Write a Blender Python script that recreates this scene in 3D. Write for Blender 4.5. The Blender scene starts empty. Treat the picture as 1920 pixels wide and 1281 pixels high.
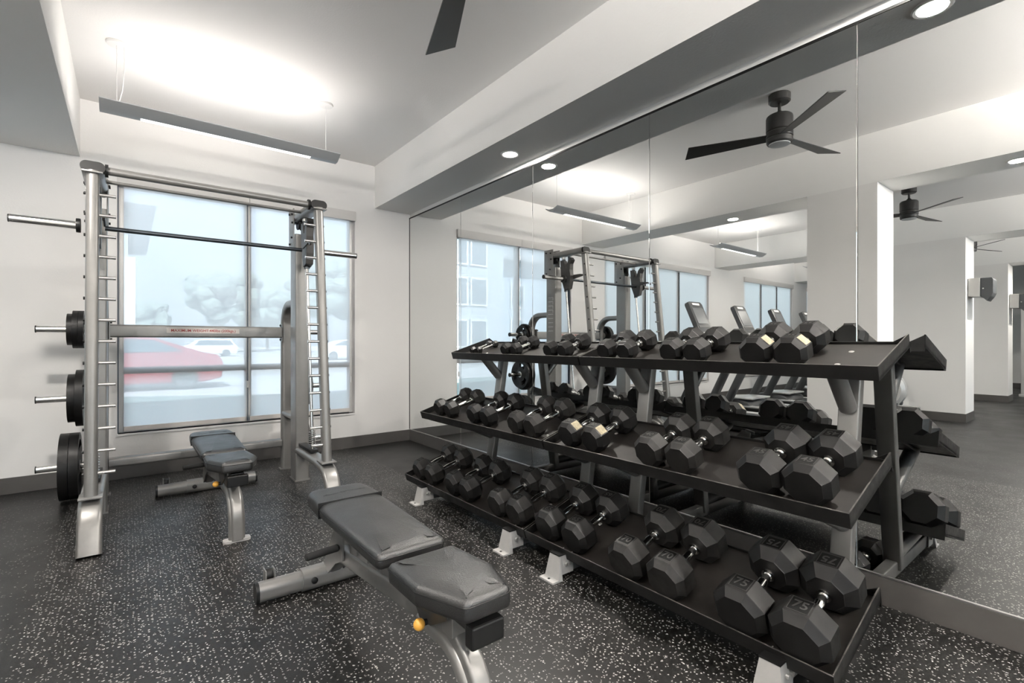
import bpy, bmesh, math, random
from mathutils import Vector, Matrix, Euler
random.seed(7)
PI = math.pi
S = bpy.context.scene
COL = S.collection

# ------------------------------------------------------------------ materials
def newmat(name):
    m = bpy.data.materials.new(name); m.use_nodes = True
    nt = m.node_tree; b = nt.nodes['Principled BSDF']
    return m, nt, b
def setp(b, **k):
    for a, v in k.items():
        b.inputs[a.replace('_', ' ')].default_value = v
def C(r, g=None, b=None):
    if g is None: g = b = r
    return (r, g, b, 1)
def pbr(name, col, rough=.5, metal=0., bump=0., bscale=200., vary=0., vscale=6., spec=None, detail=3, rvary=0.):
    m, nt, b = newmat(name)
    b.inputs['Base Color'].default_value = C(*col)
    b.inputs['Roughness'].default_value = rough
    b.inputs['Metallic'].default_value = metal
    if spec is not None: b.inputs['Specular IOR Level'].default_value = spec
    L = nt.links
    if bump or vary or rvary:
        tc = nt.nodes.new('ShaderNodeTexCoord')
    if bump:
        n = nt.nodes.new('ShaderNodeTexNoise'); n.inputs['Scale'].default_value = bscale; n.inputs['Detail'].default_value = detail
        L.new(tc.outputs['Object'], n.inputs['Vector'])
        bp = nt.nodes.new('ShaderNodeBump'); bp.inputs['Strength'].default_value = bump; bp.inputs['Distance'].default_value = .004
        L.new(n.outputs['Fac'], bp.inputs['Height']); L.new(bp.outputs['Normal'], b.inputs['Normal'])
    if vary:
        n2 = nt.nodes.new('ShaderNodeTexNoise'); n2.inputs['Scale'].default_value = vscale; n2.inputs['Detail'].default_value = 6
        n2.inputs['Roughness'].default_value = .65
        L.new(tc.outputs['Object'], n2.inputs['Vector'])
        r = nt.nodes.new('ShaderNodeValToRGB')
        r.color_ramp.elements[0].position = .35; r.color_ramp.elements[1].position = .7
        r.color_ramp.elements[0].color = C(*[max(0, c*(1-vary)) for c in col])
        r.color_ramp.elements[1].color = C(*[min(1, c*(1+vary)) for c in col])
        L.new(n2.outputs['Fac'], r.inputs['Fac']); L.new(r.outputs['Color'], b.inputs['Base Color'])
    if rvary:
        n3 = nt.nodes.new('ShaderNodeTexNoise'); n3.inputs['Scale'].default_value = vscale*1.7; n3.inputs['Detail'].default_value = 5
        L.new(tc.outputs['Object'], n3.inputs['Vector'])
        mr = nt.nodes.new('ShaderNodeMapRange'); mr.inputs['To Min'].default_value = rough-rvary; mr.inputs['To Max'].default_value = rough+rvary
        mr.inputs['From Min'].default_value = .3; mr.inputs['From Max'].default_value = .7
        L.new(n3.outputs['Fac'], mr.inputs['Value']); L.new(mr.outputs['Result'], b.inputs['Roughness'])
    return m
def emis(name, col, s):
    m = bpy.data.materials.new(name); m.use_nodes = True; nt = m.node_tree; nt.nodes.clear()
    e = nt.nodes.new('ShaderNodeEmission'); e.inputs[0].default_value = C(*col); e.inputs[1].default_value = s
    o = nt.nodes.new('ShaderNodeOutputMaterial'); nt.links.new(e.outputs[0], o.inputs[0]); return m

M = {}
M['wall'] = pbr('wall_paint', (.80, .785, .768), .75, bump=.16, bscale=70, detail=4, vary=.015, vscale=1.2)
M['ceil'] = pbr('ceiling_paint', (.82, .805, .79), .85, bump=.2, bscale=90, detail=4)
M['soffit'] = pbr('textured_soffit_paint', (.86, .85, .83), .8, bump=.32, bscale=80, detail=4)
M['base'] = pbr('grey_vinyl_baseboard', (.085, .08, .076), .42, vary=.12, vscale=4)
M['silver'] = pbr('silver_powder_coat', (.235, .229, .221), .36, metal=.5, bump=.03, bscale=900, vary=.06, vscale=5, rvary=.05)
M['silver_light'] = pbr('pale_powder_coat', (.46, .45, .435), .42, metal=.2, vary=.07, vscale=9)
M['chrome'] = pbr('chrome', (.78, .77, .75), .13, metal=1.)
M['brushed'] = pbr('brushed_steel', (.55, .54, .53), .3, metal=1.)
M['darkbar'] = pbr('dark_steel_bar', (.07, .08, .09), .3, metal=.8)
M['rubber'] = pbr('black_rubber', (.0065, .0062, .006), .44, bump=.05, bscale=420, vary=.45, vscale=9, rvary=.09, spec=.32)
M['rubberworn'] = pbr('scuffed_black_rubber', (.011, .0103, .0096), .47, bump=.08, bscale=300, vary=.65, vscale=14, rvary=.1, spec=.34)
M['numfld'] = pbr('recessed_rubber_field', (.002, .002, .002), .6, spec=.15)
M['digit'] = pbr('worn_raised_digit', (.022, .021, .020), .45, spec=.4)
M['tape'] = pbr('worn_beige_tape', (.36, .31, .21), .75, vary=.35, vscale=60)
M['rack'] = pbr('black_rack_metal', (.0085, .0082, .008), .42, vary=.35, vscale=12, rvary=.08, spec=.33)
M['wornedge'] = pbr('worn_edge_metal', (.075, .070, .064), .38, metal=.2, vary=.8, vscale=16)  # edge wear, with the light on the lip tops put into the colour
M['rackmat'] = pbr('brown_black_shelf_liner', (.0125, .0108, .0096), .5, vary=.4, vscale=7, bump=.03, bscale=500, spec=.35)
M['leather'] = pbr('black_vinyl_leather', (.009, .0088, .0086), .38, bump=.35, bscale=260, detail=5, rvary=.04, spec=.85)
M['plastic'] = pbr('black_plastic', (.008, .008, .008), .4, spec=.35)
M['darkplate'] = pbr('dark_grey_bracket', (.05, .048, .046), .4, metal=.3)
M['grip'] = pbr('black_foam_grip', (.014, .014, .014), .7, bump=.15, bscale=400)
M['yellow'] = pbr('yellow_knob_plastic', (.78, .40, .07), .3, vary=.15, vscale=30)
M['white'] = pbr('white_enamel', (.72, .71, .70), .4)
M['fan'] = pbr('dark_bronze_fan', (.022, .021, .020), .42)
M['alu'] = pbr('window_aluminium', (.55, .54, .525), .4, metal=.3)
M['mulldark'] = pbr('dark_mullion_edge', (.035, .055, .085), .35)
M['valance'] = pbr('white_valance', (.66, .64, .62), .6)
M['hem'] = pbr('shade_hem_bar', (.62, .58, .55), .55)
M['pendant'] = pbr('pendant_housing', (.55, .56, .57), .45, metal=.2)
M['label'] = pbr('sticker_white', (.62, .58, .55), .5)
M['red'] = pbr('red_lettering', (.33, .035, .03), .5)
M['screw'] = pbr('steel_washer', (.6, .59, .57), .3, metal=.8)
M['led'] = emis('pendant_lens', (1, .98, .95), 2.6)
M['led_up'] = emis('pendant_uplight', (1, .95, .90), 3)
M['can'] = emis('downlight_lens', (1, .96, .90), 9)
M['screen'] = pbr('treadmill_screen', (.10, .105, .11), .35, spec=.3)
M['treadgrey'] = pbr('treadmill_grey', (.055, .056, .058), .4)
M['treadsilver'] = pbr('treadmill_silver', (.5, .5, .49), .35, metal=.3)
M['asphalt'] = pbr('pale_pavement', (.42, .41, .40), .9, vary=.08, vscale=.7)
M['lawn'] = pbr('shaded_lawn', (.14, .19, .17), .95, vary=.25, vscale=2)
M['stucco'] = pbr('pale_stucco', (.55, .60, .57), .85)
M['stuccow'] = pbr('white_stucco', (.42, .44, .46), .85)
M['stuccog'] = pbr('grey_blue_siding', (.34, .39, .43), .85)
M['roof'] = pbr('grey_roof_edge', (.30, .30, .30), .8)
M['winglass'] = pbr('far_window_glass', (.16, .19, .21), .3)
M['carred'] = pbr('red_car_paint', (.40, .05, .06), .3)
M['carwhite'] = pbr('white_car_paint', (.75, .76, .78), .25)
M['carglass'] = pbr('car_glass', (.09, .12, .14), .1)
M['tyre'] = pbr('tyre', (.03, .03, .03), .7)
M['leaf'] = pbr('tree_foliage', (.20, .235, .19), .9, vary=.4, vscale=1.5)
M['trunk'] = pbr('tree_bark', (.12, .09, .07), .9)

def mirror_mat():
    m, nt, b = newmat('mirror_silvering')
    b.inputs['Base Color'].default_value = C(.83, .84, .83); b.inputs['Metallic'].default_value = 1; b.inputs['Roughness'].default_value = 0.0
    return m
M['mirror'] = mirror_mat()
def glass_mat():
    m = bpy.data.materials.new('window_glass'); m.use_nodes = True; nt = m.node_tree; nt.nodes.clear()
    t = nt.nodes.new('ShaderNodeBsdfTransparent'); t.inputs[0].default_value = C(.80, .88, .95)
    g = nt.nodes.new('ShaderNodeBsdfGlossy'); g.inputs['Roughness'].default_value = .02
    fr = nt.nodes.new('ShaderNodeFresnel'); fr.inputs[0].default_value = 1.45
    mx = nt.nodes.new('ShaderNodeMixShader'); o = nt.nodes.new('ShaderNodeOutputMaterial')
    nt.links.new(fr.outputs[0], mx.inputs[0]); nt.links.new(t.outputs[0], mx.inputs[1]); nt.links.new(g.outputs[0], mx.inputs[2]); nt.links.new(mx.outputs[0], o.inputs[0])
    return m
M['glass'] = glass_mat()
def shade_mat(name, openness, col):
    m = bpy.data.materials.new(name); m.use_nodes = True; nt = m.node_tree; nt.nodes.clear()
    t = nt.nodes.new('ShaderNodeBsdfTransparent'); t.inputs[0].default_value = C(.95, .97, 1)
    tr = nt.nodes.new('ShaderNodeBsdfTranslucent'); tr.inputs[0].default_value = C(*col)
    df = nt.nodes.new('ShaderNodeBsdfDiffuse'); df.inputs[0].default_value = C(*[c*.9 for c in col])
    m1 = nt.nodes.new('ShaderNodeMixShader'); m1.inputs[0].default_value = .18
    m2 = nt.nodes.new('ShaderNodeMixShader'); m2.inputs[0].default_value = 1-openness
    o = nt.nodes.new('ShaderNodeOutputMaterial')
    L = nt.links
    L.new(tr.outputs[0], m1.inputs[1]); L.new(df.outputs[0], m1.inputs[2])
    L.new(t.outputs[0], m2.inputs[1]); L.new(m1.outputs[0], m2.inputs[2]); L.new(m2.outputs[0], o.inputs[0])
    return m
M['shade'] = shade_mat('solar_shade_mesh', .11, (.90, .895, .90))
M['shade2'] = shade_mat('closed_shade_fabric', .03, (.90, .89, .87))

def floor_mat():
    m, nt, b = newmat('flecked_rubber_floor'); L = nt.links
    tc = nt.nodes.new('ShaderNodeTexCoord')
    def noise(sc, det=3, vec=None):
        n = nt.nodes.new('ShaderNodeTexNoise'); n.inputs['Scale'].default_value = sc; n.inputs['Detail'].default_value = det
        L.new(vec or tc.outputs['Object'], n.inputs['Vector']); return n
    def math_(op, a, b_=None, clamp=False):
        n = nt.nodes.new('ShaderNodeMath'); n.operation = op; n.use_clamp = clamp
        for i, v in enumerate((a, b_)):
            if v is None: continue
            if isinstance(v, (int, float)): n.inputs[i].default_value = v
            else: L.new(v, n.inputs[i])
        return n.outputs[0]
    # distort the lookup so each fleck is an irregular chip
    dn = noise(160, 2)
    sub = nt.nodes.new('ShaderNodeVectorMath'); sub.operation = 'SUBTRACT'; L.new(dn.outputs['Color'], sub.inputs[0]); sub.inputs[1].default_value = (.5, .5, .5)
    sc = nt.nodes.new('ShaderNodeVectorMath'); sc.operation = 'SCALE'; L.new(sub.outputs[0], sc.inputs[0]); sc.inputs['Scale'].default_value = .012
    ad = nt.nodes.new('ShaderNodeVectorMath'); ad.operation = 'ADD'; L.new(tc.outputs['Object'], ad.inputs[0]); L.new(sc.outputs[0], ad.inputs[1])
    flat = nt.nodes.new('ShaderNodeVectorMath'); flat.operation = 'MULTIPLY'; L.new(ad.outputs[0], flat.inputs[0]); flat.inputs[1].default_value = (1, 1, 0)
    masks = []
    for (scale, thr, keep, off) in ((62, .185, .33, 0.), (84, .18, .16, 3.3), (46, .13, .30, 7.7)):
        av = nt.nodes.new('ShaderNodeVectorMath'); av.operation = 'ADD'; L.new(flat.outputs[0], av.inputs[0]); av.inputs[1].default_value = (off, off*.7, 0)
        v = nt.nodes.new('ShaderNodeTexVoronoi'); v.voronoi_dimensions = '2D'; v.inputs['Scale'].default_value = scale
        L.new(av.outputs[0], v.inputs['Vector'])
        inside = math_('LESS_THAN', v.outputs['Distance'], thr)
        sp = nt.nodes.new('ShaderNodeSeparateColor'); L.new(v.outputs['Color'], sp.inputs[0])
        has = math_('LESS_THAN', sp.outputs[0], keep)
        masks.append((math_('MULTIPLY', inside, has), sp.outputs[1]))
    mk = math_('MAXIMUM', math_('MAXIMUM', masks[0][0], masks[1][0]), masks[2][0])
    sx = nt.nodes.new('ShaderNodeSeparateXYZ'); L.new(tc.outputs['Object'], sx.inputs[0])
    # the run of plain matting to the left of x=-0.34 has almost no fleck; the far mirror corner neither
    left = math_('LESS_THAN', sx.outputs[0], -.34)
    far = math_('MULTIPLY', math_('GREATER_THAN', sx.outputs[0], 1.95), math_('GREATER_THAN', sx.outputs[1], 3.75))
    rare = math_('LESS_THAN', masks[0][1], .30)
    leftk = math_('MULTIPLY', left, math_('SUBTRACT', 1.0, rare))
    mk = math_('MULTIPLY', mk, math_('SUBTRACT', 1.0, leftk))
    mk = math_('MULTIPLY', mk, math_('SUBTRACT', 1.0, far))
    # base rubber
    bn = noise(3.0, 6); br = nt.nodes.new('ShaderNodeValToRGB')
    br.color_ramp.elements[0].color = C(.005, .0048, .0046); br.color_ramp.elements[1].color = C(.011, .0105, .0098)
    br.color_ramp.elements[0].position = .3; br.color_ramp.elements[1].position = .7
    L.new(bn.outputs['Fac'], br.inputs['Fac'])
    # seams between rubber rolls
    def seam(axis, pos, w=.0022):
        return math_('LESS_THAN', math_('ABSOLUTE', math_('SUBTRACT', sx.outputs[axis], pos)), w)
    sm = math_('MAXIMUM', math_('MAXIMUM', seam(0, .731), seam(1, 2.374)), math_('MAXIMUM', seam(0, -.34), seam(0, -2.6)))
    mixs = nt.nodes.new('ShaderNodeMix'); mixs.data_type = 'RGBA'; L.new(sm, mixs.inputs[0]); L.new(br.outputs[0], mixs.inputs[6]); mixs.inputs[7].default_value = C(.006)
    fl = nt.nodes.new('ShaderNodeValToRGB'); L.new(masks[0][1], fl.inputs['Fac'])
    fl.color_ramp.elements[0].color = C(.17, .165, .155); fl.color_ramp.elements[1].color = C(.46, .445, .42)
    mix = nt.nodes.new('ShaderNodeMix'); mix.data_type = 'RGBA'; L.new(mk, mix.inputs[0]); L.new(mixs.outputs[2], mix.inputs[6]); L.new(fl.outputs[0], mix.inputs[7])
    L.new(mix.outputs[2], b.inputs['Base Color'])
    b.inputs['Specular IOR Level'].default_value = .42
    rn = noise(2.2, 5); mr = nt.nodes.new('ShaderNodeMapRange'); mr.inputs['From Min'].default_value = .3; mr.inputs['From Max'].default_value = .7
    mr.inputs['To Min'].default_value = .34; mr.inputs['To Max'].default_value = .46; L.new(rn.outputs['Fac'], mr.inputs['Value']); L.new(mr.outputs[0], b.inputs['Roughness'])
    bpn = noise(260, 3); bp = nt.nodes.new('ShaderNodeBump'); bp.inputs['Strength'].default_value = .22; bp.inputs['Distance'].default_value = .002
    L.new(bpn.outputs['Fac'], bp.inputs['Height']); L.new(bp.outputs[0], b.inputs['Normal'])
    return m
M['floor'] = floor_mat()

# ------------------------------------------------------------------ mesh tools
class MB:
    def __init__(s): s.bm = bmesh.new()
    def _add(s, vs, fs, mtx=None):
        bv = [s.bm.verts.new(mtx @ Vector(v) if mtx else v) for v in vs]
        out = []
        for f in fs:
            try: out.append(s.bm.faces.new([bv[i] for i in f]))
            except ValueError: pass
        return bv, out
    def box(s, x0, x1, y0, y1, z0, z1, bev=0., mtx=None, seg=2):
        vs = [(x, y, z) for x in (x0, x1) for y in (y0, y1) for z in (z0, z1)]
        fs = [(0, 1, 3, 2), (4, 6, 7, 5), (0, 4, 5, 1), (2, 3, 7, 6), (0, 2, 6, 4), (1, 5, 7, 3)]
        bv, bf = s._add(vs, fs, mtx)
        if bev > 0:
            es = list({e for f in bf for e in f.edges})
            bmesh.ops.bevel(s.bm, geom=es, offset=bev, segments=seg, affect='EDGES', profile=.5)
        return s
    def loft(s, rings, cap0=True, cap1=True, closed=True, mtx=None):
        n = len(rings[0]); vs = [p for r in rings for p in r]; fs = []
        for i in range(len(rings)-1):
            for j in range(n if closed else n-1):
                k = (j+1) % n
                fs.append((i*n+j, i*n+k, (i+1)*n+k, (i+1)*n+j))
        if cap0: fs.append(tuple(range(n))[::-1])
        if cap1: fs.append(tuple(range((len(rings)-1)*n, len(rings)*n)))
        s._add(vs, fs, mtx); return s
    def sweep(s, pts, sec, up=(1, 0, 0), cap=True):
        pts = [Vector(p) for p in pts]; up = Vector(up).normalized(); rings = []
        for i, p in enumerate(pts):
            if i == 0: t = pts[1]-p
            elif i == len(pts)-1: t = p-pts[i-1]
            else: t = (p-pts[i-1]).normalized()+(pts[i+1]-p).normalized()
            t.normalize()
            side = (up - t*up.dot(t))
            if side.length < 1e-4: side = t.orthogonal()
            side.normalize(); nrm = t.cross(side)
            k = 1.
            if 0 < i < len(pts)-1:
                c = t.dot((pts[i+1]-p).normalized()); k = 1/max(c, .5)
            rings.append([tuple(p+side*a+nrm*(b*k)) for a, b in sec])
        return s.loft(rings, cap, cap)
    def cyl(s, p0, p1, r, seg=24, r1=None, bev=0.):
        p0 = Vector(p0); p1 = Vector(p1); r1 = r if r1 is None else r1
        t = (p1-p0).normalized(); a = t.orthogonal().normalized(); b = t.cross(a)
        L = (p1-p0).length
        prof = [(0, r), (L, r1)]
        if bev: prof = [(0, r-bev), (bev, r), (L-bev, r1), (L, r1-bev)]
        rings = [[tuple(p0+t*d+a*(rr*math.cos(2*PI*i/seg))+b*(rr*math.sin(2*PI*i/seg))) for i in range(seg)] for d, rr in prof]
        return s.loft(rings)
    def lathe(s, prof, origin=(0, 0, 0), axis=(0, 0, 1), seg=32, cap=True):
        o = Vector(origin); t = Vector(axis).normalized(); a = t.orthogonal().normalized(); b = t.cross(a)
        rings = [[tuple(o+t*d+a*(r*math.cos(2*PI*i/seg))+b*(r*math.sin(2*PI*i/seg))) for i in range(seg)] for r, d in prof]
        return s.loft(rings, cap, cap)
    def prism(s, poly, h0, h1, plane='xy', bev=0.):
        def P(a, b, h):
            return {'xy': (a, b, h), 'yz': (h, a, b), 'xz': (a, h, b)}[plane]
        n = len(poly); vs = [P(a, b, h0) for a, b in poly]+[P(a, b, h1) for a, b in poly]
        fs = [tuple(range(n))[::-1], tuple(range(n, 2*n))]+[(i, (i+1) % n, n+(i+1) % n, n+i) for i in range(n)]
        bv, bf = s._add(vs, fs)
        if bev:
            es = list({e for f in bf for e in f.edges}); bmesh.ops.bevel(s.bm, geom=es, offset=bev, segments=2, affect='EDGES', profile=.5)
        return s
    def sphere(s, c, r, seg=16, rings=10, sc=(1, 1, 1)):
        mtx = Matrix.Translation(c) @ Matrix.Diagonal((*[r*k for k in sc], 1))
        bmesh.ops.create_uvsphere(s.bm, u_segments=seg, v_segments=rings, radius=1, matrix=mtx); return s
    def done(s, name, mat, parent=None, smooth=32, mtx=None):
        bm = s.bm
        bmesh.ops.recalc_face_normals(bm, faces=bm.faces[:])
        me = bpy.data.meshes.new(name)
        if mtx: bm.transform(mtx)
        bm.to_mesh(me); bm.free()
        if smooth:
            me.polygons.foreach_set('use_smooth', [True]*len(me.polygons)); me.set_sharp_from_angle(angle=math.radians(smooth))
        me.materials.append(M[mat] if isinstance(mat, str) else mat)
        o = bpy.data.objects.new(name, me); COL.objects.link(o)
        if parent: o.parent = parent
        return o
def circ(r, n=20): return [(r*math.cos(2*PI*i/n), r*math.sin(2*PI*i/n)) for i in range(n)]
def rrect(w, h, r, n=5):
    out = []
    for cx, cy, a0 in ((w/2-r, h/2-r, 0), (-w/2+r, h/2-r, PI/2), (-w/2+r, -h/2+r, PI), (w/2-r, -h/2+r, 3*PI/2)):
        for i in range(n+1):
            a = a0+PI/2*i/n; out.append((cx+r*math.cos(a), cy+r*math.sin(a)))
    return out
def fillet(pts, rad, n=8):
    pts = [Vector(p) for p in pts]; out = [pts[0]]
    for i in range(1, len(pts)-1):
        r = rad[i-1] if isinstance(rad, (list, tuple)) else rad
        a = (pts[i-1]-pts[i]); b = (pts[i+1]-pts[i]); ang = a.angle(b)
        if r <= 0 or ang > PI-.02: out.append(pts[i]); continue
        d = min(r/math.tan(ang/2), a.length*.49 if i > 1 else a.length*.98, b.length*.49 if i < len(pts)-2 else b.length*.98); r = d*math.tan(ang/2)
        a.normalize(); b.normalize(); c = pts[i]+(a+b).normalized()*(r/math.sin(ang/2))
        v0 = pts[i]+a*d-c; v1 = pts[i]+b*d-c; tot = v0.angle(v1); ax = v0.cross(v1).normalized()
        for k in range(n+1): out.append(c+Matrix.Rotation(tot*k/n, 3, ax) @ v0)
    out.append(pts[-1]); return out
def rpoly(poly, r, n=5):
    """round the corners of a closed 2D polygon"""
    out = []; N = len(poly)
    for i in range(N):
        rr = r[i] if isinstance(r, (list, tuple)) else r
        p = Vector(poly[i]); a = Vector(poly[i-1])-p; b = Vector(poly[(i+1) % N])-p; ang = a.angle(b)
        d = min(rr/math.tan(ang/2), a.length*.48, b.length*.48)
        a.normalize(); b.normalize()
        q0 = p+a*d; q1 = p+b*d
        for k in range(n+1):
            t = k/n; out.append(tuple(q0*(1-t)**2+p*2*t*(1-t)+q1*t*t))
    return out
def offset_poly(poly, d):
    N = len(poly); out = []
    area = sum(poly[i][0]*poly[(i+1) % N][1]-poly[(i+1) % N][0]*poly[i][1] for i in range(N)); sg = 1 if area > 0 else -1
    for i in range(N):
        p0 = Vector(poly[i-1]); p = Vector(poly[i]); p1 = Vector(poly[(i+1) % N])
        e = (p-p0); f = (p1-p)
        if e.length < 1e-9: e = f
        if f.length < 1e-9: f = e
        t = (e.normalized()+f.normalized()).normalized(); nn = Vector((-t.y, t.x))*sg
        out.append(tuple(p+nn*d))
    return out
def tag(o, label=None, cat=None, group=None, kind=None):
    if label: o['label'] = label
    if cat: o['category'] = cat
    if group: o['group'] = group
    if kind: o['kind'] = kind
    return o
def empty(name, loc=(0, 0, 0), rot=(0, 0, 0)):
    o = bpy.data.objects.new(name, None); COL.objects.link(o); o.location = loc; o.rotation_euler = rot; o.empty_display_size = .05
    return o
def struct(mb, name, mat, **k):
    return tag(mb.done(name, mat, smooth=0, **k), kind='structure')
def copy_tree(o, parent=None):
    c = o.copy(); COL.objects.link(c); c.parent = parent
    for ch in list(o.children): copy_tree(ch, c)
    return c
def text_mesh(s, size, name, mat, parent, mtx, ext=.0004, align='CENTER', scale=(1, 1)):
    cu = bpy.data.curves.new(name, 'FONT'); cu.body = s; cu.size = size; cu.extrude = ext; cu.align_x = align; cu.align_y = 'CENTER'
    cu.resolution_u = 3
    cu.offset = size*.012
    t = bpy.data.objects.new(name+'_tmp', cu); COL.objects.link(t)
    dg = bpy.context.evaluated_depsgraph_get(); dg.update()
    me = bpy.data.meshes.new_from_object(t.evaluated_get(dg)); me.name = name
    bpy.data.objects.remove(t); bpy.data.curves.remove(cu)
    me.transform(mtx @ Matrix.Diagonal((scale[0], scale[1], 1, 1)))
    me.materials.clear(); me.materials.append(M[mat])
    o = bpy.data.objects.new(name, me); COL.objects.link(o)
    if parent: o.parent = parent
    return o

# ------------------------------------------------------------------ the setting
XM = 2.69; Y0 = 5.43; ZC = 3.22; ZB = 2.735; YS = -3.6; XW = -12.6
struct(MB().box(XW, XM+.15, YS, Y0, -.1, 0), 'floor', 'floor')
struct(MB().box(XW-.15, XM+.3, YS-.2, Y0+.18, ZC, ZC+.2), 'ceiling', 'ceil')
struct(MB().box(XM, XM+.15, YS, Y0+.15, 0, ZC), 'wall_east', 'wall')
struct(MB().box(XW-.15, XW, YS, Y0+.15, 0, ZC), 'wall_west', 'wall')
mb = MB(); xs = XM
FILL_WINS = [(-.1, 2.3), (-4.0, -.95), (-7.9, -5.2)]  # openings added out of view in the south wall to let in fill light
for (a, b) in FILL_WINS:
    mb.box(b, xs, YS-.15, YS, 0, ZC); xs = a
    mb.box(a, b, YS-.15, YS, 0, .6); mb.box(a, b, YS-.15, YS, 2.62, ZC)
mb.box(XW, xs, YS-.15, YS, 0, ZC)
struct(mb, 'wall_south', 'wall')
for i, (a, b) in enumerate(FILL_WINS):
    e = tag(empty('window_%d' % (i+5), ((a+b)/2, YS, .6)), kind='structure'); T = Matrix.Translation((-(a+b)/2, -YS, -.6)); w = .05  # added fill window, never in view
    f = MB(); y0, y1 = YS-.12, YS-.06
    f.box(a, b, y0, y1, .6, .6+w).box(a, b, y0, y1, 2.62-w, 2.62).box(a, a+w, y0, y1, .6, 2.62).box(b-w, b, y0, y1, .6, 2.62).done('window_frame', 'alu', e, 0, T)
    MB().box((a+b)/2-.03, (a+b)/2+.03, y0, y1, .6+w, 2.62-w).done('mullion', 'alu', e, 0, T)
    MB().box(a+w, b-w, y0+.025, y0+.031, .6+w, 2.62-w).done('glass_pane', 'glass', e, 0, T)
WZ0, WZ1 = .39, 2.60
wins = [(-.073, 2.012), (-4.07, -.86), (-8.05, -5.55), (-12.0, -8.95)]
mb = MB(); xs = XM
for (a, b) in wins:
    mb.box(b, xs, Y0, Y0+.15, 0, ZC); xs = a
    mb.box(a, b, Y0, Y0+.15, 0, WZ0); mb.box(a, b, Y0, Y0+.15, WZ1, ZC)
mb.box(XW, xs, Y0, Y0+.15, 0, ZC)
struct(mb, 'wall_north', 'wall')
# an added, unseen block above the gym casts shade on the lawn
for i, (a, b) in enumerate(((2.246, XM), (-.82, -.315), (-4.9, -4.3), (-8.8, -8.2))):
    struct(MB().box(a, b, YS, Y0, ZB, ZC), 'trim_%d' % (i+1), 'soffit')
for n, (a, b) in zip(('inner', 'middle', 'outer'), ((-.82, -.315), (-4.9, -4.3), (-8.8, -8.2))):
    ye = 2.95 if n == 'middle' else 2.15
    struct(MB().box(a, b, 1.53, ye, 0, ZB), 'wall_'+n, 'wall')
    struct(MB().box(a-.006, b+.006, 1.524, ye+.006, 0, .128), 'baseboard_'+n, 'base')
def bboard(name, x0, x1, y0, y1): struct(MB().box(x0, x1, y0, y1, 0, .128, bev=.002), name, 'base')
bboard('baseboard_north', XW, XM-.008, Y0-.008, Y0)
bboard('baseboard_east', XM-.012, XM, YS, Y0)
bboard('baseboard_south', XW, XM-.012, YS, YS+.008)
bboard('baseboard_west', XW, XW+.008, YS, Y0)
# white drywall return above the mirror
# windows
for i, (a, b) in enumerate(wins):
    e = tag(empty('window_%d' % (i+1), ((a+b)/2, Y0, WZ0)), kind='structure'); cx = (a+b)/2
    def put(mbx, name, mat): return mbx.done(name, mat, e, smooth=0, mtx=Matrix.Translation((-cx, -Y0, -WZ0)))
    f = MB(); y0, y1 = Y0+.085, Y0+.135; w = .045
    f.box(a, b, y0, y1, WZ0, WZ0+w); f.box(a, b, y0, y1, WZ1-w, WZ1); f.box(a, a+w, y0-.02, y1, WZ0, WZ1); f.box(b-w, b, y0-.02, y1, WZ0, WZ1)
    put(f, 'window_frame', 'alu')
    ms = [.948] if i == 0 else [a+(b-a)/3, a+2*(b-a)/3]
    for mx in ms:
        put(MB().box(mx-.026, mx+.026, y0-.035, y1-.002, WZ0+w, WZ1-w), 'mullion', 'alu')
    t = MB(); prev = a+w
    for mx in ms+[b-w+.026]:
        t.box(prev, mx-.026, y0+.003, y1-.003, .905, .963); prev = mx+.026
    put(t, 'transom', 'alu')
    put(MB().box(a+w, b-w, y0+.025, y0+.031, WZ0+w, WZ1-w), 'glass_pane', 'glass')
    put(MB().box(a, b, Y0-.012, Y0+.085, WZ0-.02, WZ0, bev=.003), 'window_sill', 'white')
    if i == 0:
        put(MB().box(.9385, .9455, Y0+.046, Y0+.0525, WZ0+.01, WZ1-.03), 'mullion_edge', 'mulldark')
        put(MB().box(a+.001, a+.009, Y0+.03, Y0+.084, WZ0+.002, WZ1-.03), 'jamb_edge', 'mulldark')
# roller shades
def shade(x0, x1, lab, matk, zt=2.565, zb=.405, yy=None, grp=None, chain=True):
    yy = Y0+.028 if yy is None else yy
    e = tag(empty('roller_shade', ((x0+x1)/2, yy, zb)), lab, 'shade', grp)
    T = Matrix.Translation((-(x0+x1)/2, -yy, -zb))
    mb = MB(); mb._add([(x0, yy, zb+.03), (x1, yy, zb+.03), (x1, yy, zt), (x0, yy, zt)], [(0, 1, 2, 3)])
    mb.done('shade_fabric', matk, e, 0, T)
    MB().box(x0, x1, yy-.006, yy+.006, zb, zb+.042, bev=.003).done('hem_bar', 'hem', e, 0, T)
    MB().cyl((x0, yy+.01, 2.575), (x1, yy+.01, 2.575), .018, 16).done('roller_tube', 'valance', e, 32, T)
    return e, T
e, T = shade(-.030, .925, 'translucent solar shade over the wide left window panel behind the smith machine', 'shade')
mb = MB(); xq = .9335
mb.cyl((xq, Y0+.02, .80), (xq, Y0+.02, 2.55), .0018, 8)
mb.done('bead_chain', 'mulldark', e, 0, T)
MB().box(xq-.008, xq+.010, Y0+.008, Y0+.026, .735, .80, bev=.003).done('chain_tensioner', 'white', e, 0, T)
e, T = shade(.958, 1.962, 'translucent solar shade over the right window panel beside the smith machine', 'shade')
mb = MB()
mb.cyl((1.969, Y0+.02, .80), (1.969, Y0+.02, 2.55), .0018, 8)
mb.done('bead_chain', 'white', e, 0, T)
MB().box(1.963, 1.977, Y0+.008, Y0+.026, .735, .80, bev=.003).done('chain_tensioner', 'white', e, 0, T)
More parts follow.
